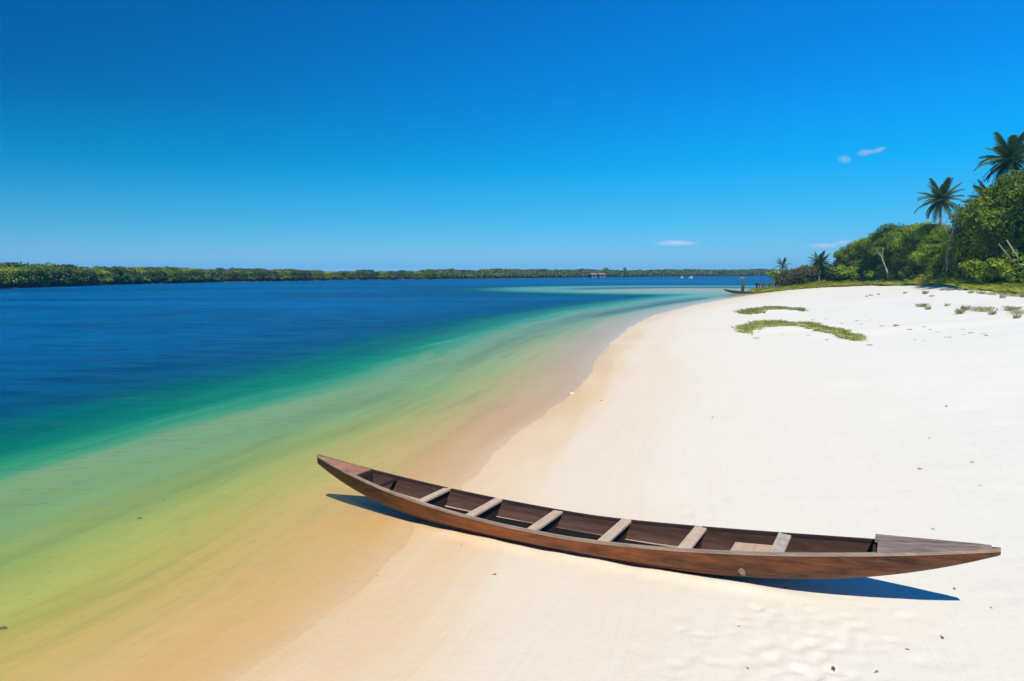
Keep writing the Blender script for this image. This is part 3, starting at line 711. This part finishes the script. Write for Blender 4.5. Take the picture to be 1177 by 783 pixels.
def make_tuft(seed, n, rad, h):
    P = np.c_[rng.normal(0, rad*.5, n), rng.normal(0, rad*.4, n), np.zeros(n)]; V, F = blades(P, h, .008, None, '', .5)
    return mesh_np('grass_tuft', V, F, M['tuft'])
tufts = [make_tuft(1, 130, .34, .24), make_tuft(2, 90, .24, .32), make_tuft(3, 170, .50, .22)]
tl = [(1060,353,.9,0),(1067,356,.6,1),(1103,361,.8,1),(1109,357,.8,1),(1122,357,.6,0),(1133,358,1.1,2),(1141,362,.6,1),(1163,357,.9,0),(1172,361,.7,2),(1168,366,.5,1),(1088,352,.5,1),(1040,337.5,.6,0),(1063,338,.8,1),(1083,334,.7,0),(1090,334,.7,0),(1103,334,.7,1),
      (1116,337,.8,0),(1128,338,.9,0),(1139,339,.9,2),(1155,340,1.0,0),(1166,341,1.0,2),(1176,342,.9,1),(1001,340,.5,0),(996,341,.4,0),(1010,339,.4,1),(1071,341,.5,0),(1030,375,.3,0),(1152,343,.7,1),(1185,360,.9,2)]
for i, (px, py, s, k) in enumerate(tl):
    g = hit(px, py); o = tufts[k].copy(); C.objects.link(o); o.location = g; o.rotation_euler.z = rng.uniform(0, 6); o.scale = (s*.85, s*.85, s*.9)
    tag(o, {0: 'leftmost sizeable grey green tuft of dune grass on the open sand', 5: 'widest tuft of dune grass on the sand near the right edge'}.get(i, 'small dry green tuft of grass growing from the white sand'), 'grass tuft', 'dune grass tufts on the sand')
for o in tufts: bpy.data.objects.remove(o)

# ------------------------------------------------------------------ bits on the sand
def twig(seed):
    rd = random.Random(seed); mb = MB(); p = [(0, 0, .004), (.03, rd.uniform(-.01, .01), .012), (.06, rd.uniform(-.015, .015), .006)]
    mb.tube(p, [.006, .007, .003], 6); mb.tube([p[1], (.045, .02, .018)], [.004, .002], 5)
    # a curled leaf
    mb.grid([[(.0+.015*i, -.012+.012*j*math.sin(math.pi*(i+.3)/4.6), .006+.008*abs(j-1)) for j in range(3)] for i in range(4)])
    return mb.build('twig', M['twig'], None, True)
tw = [twig(i) for i in range(3)]
spots = [(503,647),(432,663),(530,627),(566,661),(650,619),(660,640),(735,738),(784,779),(790,744),(914,676),(905,676),(1012,686),(1097,678),(1074,610),(918,703),(925,700),(905,733),(902,736),(850,720),(739,686),(985,755),(1083,735),(1046,748),(958,767),
         (1005,774),(1104,527),(1119,532),(1150,541),(1087,467),(1156,470),(708,538),(820,480),(1067,504),(1060,540),(690,461),(860,770),(1130,560),(400,715),(1070,692),(1140,700),(886,668),(1020,600),(1145,640),(820,700),(870,690)]
for i, (px, py) in enumerate(spots):
    g = back(px, py, .12); g[2] = height(np.array([g[0]]), np.array([g[1]]))[0]; g = hit(px, py) if py > 400 else g
    o = tw[i % 3].copy(); C.objects.link(o); o.location = (g[0], g[1], g[2]-.001); s = rng.uniform(.3, .7)*min(1.6, max(1., g[1]/6)); o.scale = (s, s, s); o.rotation_euler.z = rng.uniform(0, 6.28)
    tag(o, 'tiny dry twig lying on the pale sand', 'twig', 'scattered bits of dry twig on the sand')
for o in tw: bpy.data.objects.remove(o)
# farther dark debris line
dbr = MB(); 
def debris(seed):
    rd = random.Random(seed); mb = MB()
    for k in range(5):
        a = rd.uniform(0, 6.28); x, y = rd.uniform(-.12, .12), rd.uniform(-.06, .06)
        mb.tube([(x, y, .01), (x+math.cos(a)*.08, y+math.sin(a)*.05, .03), (x+math.cos(a)*.15, y+math.sin(a)*.1, .015)], [.012, .010, .005], 5)
    return mb.build('driftwood', M['twig'], None, True)
db = [debris(5), debris(6)]
for i, (px, py) in enumerate([(1015,375),(1028,375),(1046,379),(1062,376),(1070,379),(1078,382),(1092,379),(1107,379),(1108,385),(1116,383),(1131,384),(1133,386),(1062,392),(1052,391),(1090,388),(935,368),(950,367),(962,368),(990,373),(1000,368),(930,386),(900,384),(870,389),(950,391),(1000,397),(968,372),(985,369)]):
    g = hit(px, py); o = db[i % 2].copy(); C.objects.link(o); o.location = g; s = rng.uniform(.4, .9); o.scale = (s, s, s*.8); o.rotation_euler.z = rng.uniform(0, 6.28)
    tag(o, 'small grey clump of driftwood sticks on the upper beach', 'driftwood', 'driftwood bits on the upper beach')
for o in db: bpy.data.objects.remove(o)
def pebble(name, px, py, s, mat, label, cat, zz=None):
    g = hit(px, py); mb = MB(); P = []
    for i in range(7):
        th = math.pi*i/6; P.append([(math.sin(th)*math.cos(a)*(1+.2*math.sin(2*a+i)), math.sin(th)*math.sin(a)*.7, math.cos(th)*.45+.2) for a in np.linspace(0, 6.283, 10)[:-1]])
    mb.grid(P, close_v=True); o = mb.build(name, mat, None, True); o.location = g; o.scale = (s, s, s); return tag(o, label, cat)
pebble('shell', 657, 453, .055, M['shell'], 'pale shell lying on the wet sand edge beyond the canoe', 'shell')
pebble('stone', 161, 596.5, .032, M['twig'], 'small dark stone under the shallow water left of the canoe bow', 'stone')
pebble('stone', 4, 723, .03, M['twig'], 'dark stone in the shallows at the left edge of the photo', 'stone')
pebble('stone', 189, 575, .018, M['bark'], 'faint small stone behind the dark stone in the shallows', 'stone')

# ------------------------------------------------------------------ far bank
BANK = np.array([(-82,60),(-81,82),(-80,107),(-82,141),(-76,177),(-54,227),(-28,246),(21,314),(79,385),(174,453),(420,560),(1150,800)], float)
def bank_at(s):
    L_ = np.r_[0, np.cumsum(np.hypot(*(BANK[1:]-BANK[:-1]).T))]; return np.array([np.interp(s, L_, BANK[:, 0]), np.interp(s, L_, BANK[:, 1])])
BL = np.r_[0, np.cumsum(np.hypot(*(BANK[1:]-BANK[:-1]).T))]
mb = MB(); P = []
for i, p in enumerate(BANK):
    e = BANK[min(i+1, len(BANK)-1)]-BANK[max(i-1, 0)]; n_ = np.array([-e[1], e[0]])/np.hypot(*e)
    P.append([(*(p-n_*2), -1.5), (*(p+n_*.6), .12), (*(p+n_*6), .5), (*(p+n_*60), 1.0), (*(p+n_*260), 1.2)])
mb.grid([q[::-1] for q in P]); tag(mb.build('far_bank', mat_plain('bank_soil', (.06,.055,.03), (.11,.10,.05), .5), None), 'dark muddy ground under the trees of the far bank', 'bank', kind='structure')
def mang(seed, mat=M['mangrove']):
    rd = random.Random(seed); root = empty('mangrove_tree', (0, 0, -500)); h = 3.6; mb = MB()
    limb_tree(mb, 3.0, .09, 5, 1.0, seed); 
    for k in range(6):
        a = k*1.05; mb.tube([(0, 0, .8), (math.cos(a)*.5, math.sin(a)*.5, .5), (math.cos(a)*.8, math.sin(a)*.8, -.3)], [.04, .035, .03], 5)
    mb.build('trunk', M['bark'], root, True)
    bl = [(0, 0, 2.6, 1.4, 1.4, .9), (0, 0, 1.3, 1.6, 1.6, 1.0)]
    for k in range(9):
        a = rd.uniform(0, 6.28); z = rd.uniform(.5, 3.0); rr = rd.uniform(.6, 1.5)*(1.1-z*.15); s = rd.uniform(.5, .9); bl.append((math.cos(a)*rr, math.sin(a)*rr, z, s, s, s*.75))
    V, F = leaf_cloud(bl, 1700, .20); V[:, 2] = np.maximum(V[:, 2], .05); mesh_np('crown', V, F, mat, root); return root
mg = [mang(51), mang(52), mang(53, M['leafd']), mang(54), mang(55, M['leaf'])]
s = 8.0; cnt = 0
S_END = BL[6]+8
while s < S_END:
    for rowi in range(3):
        ss = s+rng.uniform(-.8, .8)+rowi*1.1; p = bank_at(ss); q = bank_at(ss+1); e = (q-p)/max(1e-6, np.hypot(*(q-p))); n_ = np.array([-e[1], e[0]])
        pos = p+n_*(1.4+rowi*3.0+rng.uniform(-.5, .5)); f = .88+.08*rowi+.10*vnoise(np.array([ss/7]), np.array([rowi*2.]), 77)[0]*2+rng.uniform(-.05, .06); f *= np.interp(pos[1], [60, 110, 180, 250], [1.0, 1.0, .92, .78])
        w = f*1.22
        o = dup(mg[int(rng.integers(0, 5))], (pos[0], pos[1], .15+.05*rowi), rng.uniform(0, 6.28), (w, w, f))
        tag(o, ['low rounded mangrove at the water edge of the far bank', 'rounded green mangrove in the middle row of the far bank', 'taller mangrove crown in the back row of the far bank'][rowi], 'mangrove', ['front row of mangroves on the far bank', 'middle row of mangroves on the far bank', 'back row of mangroves on the far bank'][rowi]); cnt += 1
    s += 2.4 if s < BL[4] else 2.9
print('mangroves', cnt)
# the rest of the far bank reads as one mass of trees
n = 60000; t = BL[6]+6+(BL[10]-BL[6]-6)*rng.uniform(0, 1, n)**1.0
px_ = np.interp(t, BL, BANK[:, 0]); py_ = np.interp(t, BL, BANK[:, 1]); e = np.stack([np.interp(t+2, BL, BANK[:, 0])-px_, np.interp(t+2, BL, BANK[:, 1])-py_], 1); e /= np.linalg.norm(e, axis=1)[:, None]+1e-9
dep = rng.uniform(.5, 14, n); top = 3.2+np.interp(t, [BL[6], BL[9]], [-.3, .5])+1.0*vnoise(t/5, dep/5, 61)+.8*vnoise(t/17, dep/9, 62)
z = top*np.clip(.35+dep/9, 0, 1)*rng.uniform(.15, 1.0, n)**.5+.3
c = np.c_[px_-e[:, 1]*dep, py_+e[:, 0]*dep, z]; nn = rng.normal(size=(n, 3))+np.array([0, -.5, .9]); nn /= np.linalg.norm(nn, axis=1)[:, None]; a = np.cross(nn, rng.normal(size=(n, 3))); a /= np.linalg.norm(a, axis=1)[:, None]; cc = np.cross(nn, a)
sz = rng.uniform(.35, .75, n)[:, None]; V = np.stack([c-a*sz, c+cc*sz*.7, c+a*sz, c-cc*sz*.7], 1).reshape(-1, 3)
o = mesh_np('far_woodland', V, np.arange(4*n).reshape(-1, 4), M['mangrove']); tag(o, 'distant low woodland along the horizon on the far shore', 'woodland', kind='stuff')
# trees standing above the distant woodland
for px, D, yt, label in [(696, 350, 307.5, 'rounded tree top standing above the distant woodland'), (717.5, 365, 307, 'narrow tree top right of the rounded one above the distant woodland')]:
    x = (px-PW/2)/FP*D; H = (313-yt)/FP*D+EYE-1; o = dup(mg[2], (x, D, 1), 1., (H/3.6*(.9 if px < 700 else .45),)*2+(H/3.6,)); tag(o, label, 'tree')
# pale cottages on the far shore
def cottage(px, D, w, label):
    x = (px-PW/2)/FP*D; r = empty('cottage', (x, D, .35), .3); mb = MB(); mb.box((-w/2, 0, -.4), (w, 0, 0), (0, 4, 0), (0, 0, 1.5)); mb.build('wall', M['grey'], r)
    mb = MB(); b = 0; mb.v = [(-w/2-.3, -.4, 1.1), (w/2+.3, -.4, 1.1), (w/2+.3, 4.4, 1.1), (-w/2-.3, 4.4, 1.1), (-w/2-.3, 2, 1.9), (w/2+.3, 2, 1.9)]; mb.f = [(0,1,5,4), (2,3,4,5), (3,0,4), (1,2,5), (0,3,2,1)]; mb.build('roof', M['grey'], r)
    mb = MB(); mb.box((-.5, -.05, -.1), (1, 0, 0), (0, .04, 0), (0, 0, 1.1)); mb.build('door', M['dark'], r)
    tag(r, label, 'house', 'pale houses on the far shore')
cottage(683, 322, 2.6, 'left pale house on the distant shore'); cottage(692, 331, 3.0, 'right pale house on the distant shore')
def motorboat(px, py, w, label):
    p = back(px, py, 0); s_ = w/FP*p[1]; r = empty('motorboat', (p[0], p[1], 0), .1); mb = MB(); P = []
    for k in range(12):
        t = k/11; hw = .9*(1-t**3)*.5*s_*.35+.02; P.append([(s_*(t-.5), -hw, .40+.2*t), (s_*(t-.5), -hw*.6, -.1), (s_*(t-.5), hw*.6, -.1), (s_*(t-.5), hw, .40+.2*t)])
    mb.grid(P, close_v=True); mb.f.append((0,1,2,3)); mb.build('hull', M['white'], r)
    mb = MB(); mb.box((-s_*.2, -.5, .5), (s_*.35, 0, 0), (0, 1, 0), (0, 0, .5)); mb.build('cabin', M['white'], r); tag(r, label, 'motorboat', 'white boats off the far shore')
motorboat(794, 320.2, 4.2, 'longer white motorboat off the distant shore'); motorboat(783.5, 319.9, 2.6, 'smaller white motorboat left of the longer one off the distant shore')

# ------------------------------------------------------------------ air
def haze():
    t = NT('haze'); v = t.n('ShaderNodeVolumePrincipled'); v.inputs['Color'].default_value = (.15, .55, 1.0, 1); v.inputs['Density'].default_value = .0003; v.inputs['Anisotropy'].default_value = 0
    t.l(v.outputs[0], t.out.inputs['Volume']); mb = MB(); mb.box((-1700, -90, -14), (3700, 0, 0), (0, 1850, 0), (0, 0, 36)); mb.f = [f[::-1] for f in mb.f] if HFLIP else mb.f
    return tag(mb.build('haze', t.m), 'thin bluish haze over the water and the far shore', 'haze', kind='stuff')
HFLIP = False
haze()

# prototypes are no longer needed
for root in protos+bushes+brushes+mg:
    for ch in list(root.children): bpy.data.objects.remove(ch)
    bpy.data.objects.remove(root)

# ------------------------------------------------------------------ clouds
def cloud_mat():
    t = NT('cloud'); co = t.n('ShaderNodeTexCoord').outputs['Object']
    nz = t.noise(co, 1.8, 4, .6, .5, (2.2, 1, 1.5)); ln = t.n('ShaderNodeVectorMath', operation='LENGTH'); t.l(co, ln.inputs[0])
    fall = t.rng(ln.outputs['Value'], .15, .98, 1, 0); dn = t.math('MULTIPLY', t.rng(t.math('MULTIPLY', nz, fall), .12, .6), .075)
    v = t.n('ShaderNodeVolumePrincipled'); v.inputs['Color'].default_value = (.93, 1, 1, 1); v.inputs['Anisotropy'].default_value = -.4; t.l(dn, v.inputs['Density']); t.l(v.outputs[0], t.out.inputs['Volume']); return t.m
CM = cloud_mat()
def cloud(px, py, w, h, tilt, label):
    D = 1500; r = ray(px, py); t = D/r[1]; p = r*t; mb = MB(); P = []
    for i in range(13):
        th = math.pi*i/12; P.append([(math.sin(th)*math.cos(a), math.sin(th)*math.sin(a), math.cos(th)) for a in np.linspace(0, 6.283185, 25)[:-1]])
    mb.grid(P[::-1], close_v=True); o = mb.build('cloud', CM, None, True); o.location = (p[0], p[1], p[2]+EYE); k = D/FP
    o.scale = (w*k/2, w*k*.25, h*k/2); o.rotation_euler.y = -tilt; tag(o, label, 'cloud', 'small white clouds', 'stuff')
cloud(777, 280, 70, 11, 0, 'thin white streak of cloud low over the water')
cloud(971, 183.5, 22, 14, -.1, 'left small puff of the high pair of clouds')
cloud(995, 175.5, 30, 11, .15, 'middle wisp of the high clouds'); cloud(1010, 172.5, 26, 9, .3, 'right slanting wisp of the high clouds')
cloud(946, 283, 52, 11, 0, 'faint low cloud left of the thicket'); cloud(970, 279, 40, 9, 0.1, 'faint low cloud touching the thicket top')

# ------------------------------------------------------------------ light
SUN_TRAVEL = Vector((-.03, .70, -1)).normalized()
sun_dir = -SUN_TRAVEL; elev = math.asin(sun_dir.z); azim = math.atan2(sun_dir.x, sun_dir.y)
sl = bpy.data.lights.new('sun', 'SUN'); sl.energy = 4.5; sl.angle = R(.53); sl.color = (1, .955, .86)
so = bpy.data.objects.new('sun', sl); link(so); so.rotation_euler = SUN_TRAVEL.to_track_quat('-Z', 'Y').to_euler()
w = bpy.data.worlds.new('World'); sc.world = w; w.use_nodes = True; nt = w.node_tree; nt.nodes.clear()
sky = nt.nodes.new('ShaderNodeTexSky'); sky.sky_type = 'NISHITA'; sky.sun_disc = False; sky.sun_elevation = elev; sky.sun_rotation = azim
sky.air_density = 1.0; sky.dust_density = .0; sky.ozone_density = 3.0; sky.altitude = 0
# a polarising filter's deeper blue: each height of the sky keeps its own share of red, green and blue
tc = nt.nodes.new('ShaderNodeTexCoord'); sx = nt.nodes.new('ShaderNodeSeparateXYZ'); nt.links.new(tc.outputs['Generated'], sx.inputs[0])
mr = nt.nodes.new('ShaderNodeMapRange'); mr.inputs[1].default_value = 0; mr.inputs[2].default_value = .6; nt.links.new(sx.outputs[2], mr.inputs[0])
rp = nt.nodes.new('ShaderNodeValToRGB'); el = rp.color_ramp.elements
stops = [(0, (.19,.47,.98)), (.0235, (.19,.46,.84)), (.0724, (.10,.50,.80)), (.144, (.012,.54,.856)), (.247, (.008,.51,.94)), (.34, (.008,.51,.99)), (.6, (.015,.48,1.0))]
el.remove(el[1]); el[0].position = 0; el[0].color = (*stops[0][1], 1)
for p, c in stops[1:]: e = el.new(p/.6); e.color = (*c, 1)
nt.links.new(mr.outputs[0], rp.inputs[0])
mx = nt.nodes.new('ShaderNodeMix'); mx.data_type = 'RGBA'; mx.blend_type = 'MULTIPLY'; mx.inputs[0].default_value = 1
nt.links.new(sky.outputs[0], mx.inputs[6]); nt.links.new(rp.outputs[0], mx.inputs[7])
az_ = nt.nodes.new('ShaderNodeMapRange'); az_.inputs[1].default_value = -.6; az_.inputs[2].default_value = .6; az_.inputs[3].default_value = .60; az_.inputs[4].default_value = 1.42; nt.links.new(sx.outputs[0], az_.inputs[0])
bg = nt.nodes.new('ShaderNodeBackground'); out = nt.nodes.new('ShaderNodeOutputWorld')
sm = nt.nodes.new('ShaderNodeMath'); sm.operation = 'MULTIPLY'; sm.inputs[1].default_value = .13; am = nt.nodes.new('ShaderNodeMapRange'); am.inputs[1].default_value = .0; am.inputs[2].default_value = .22; nt.links.new(sx.outputs[2], am.inputs[0])
ab = nt.nodes.new('ShaderNodeMix'); ab.data_type = 'FLOAT'; nt.links.new(am.outputs[0], ab.inputs[0]); ab.inputs[2].default_value = 1.0; nt.links.new(az_.outputs[0], ab.inputs[3]); nt.links.new(ab.outputs[0], sm.inputs[0]); nt.links.new(sm.outputs[0], bg.inputs[1])
nt.links.new(mx.outputs[2], bg.inputs[0]); nt.links.new(bg.outputs[0], out.inputs[0])

vs = sc.view_settings; vs.view_transform = 'Standard'; vs.look = 'None'; vs.exposure = 0; vs.gamma = 1; vs.use_curve_mapping = False
sc.render.engine = 'CYCLES'; cy = sc.cycles; cy.max_bounces = 8; cy.transparent_max_bounces = 12; cy.use_denoising = True; cy.volume_bounces = 8; cy.caustics_reflective = False; cy.caustics_refractive = False
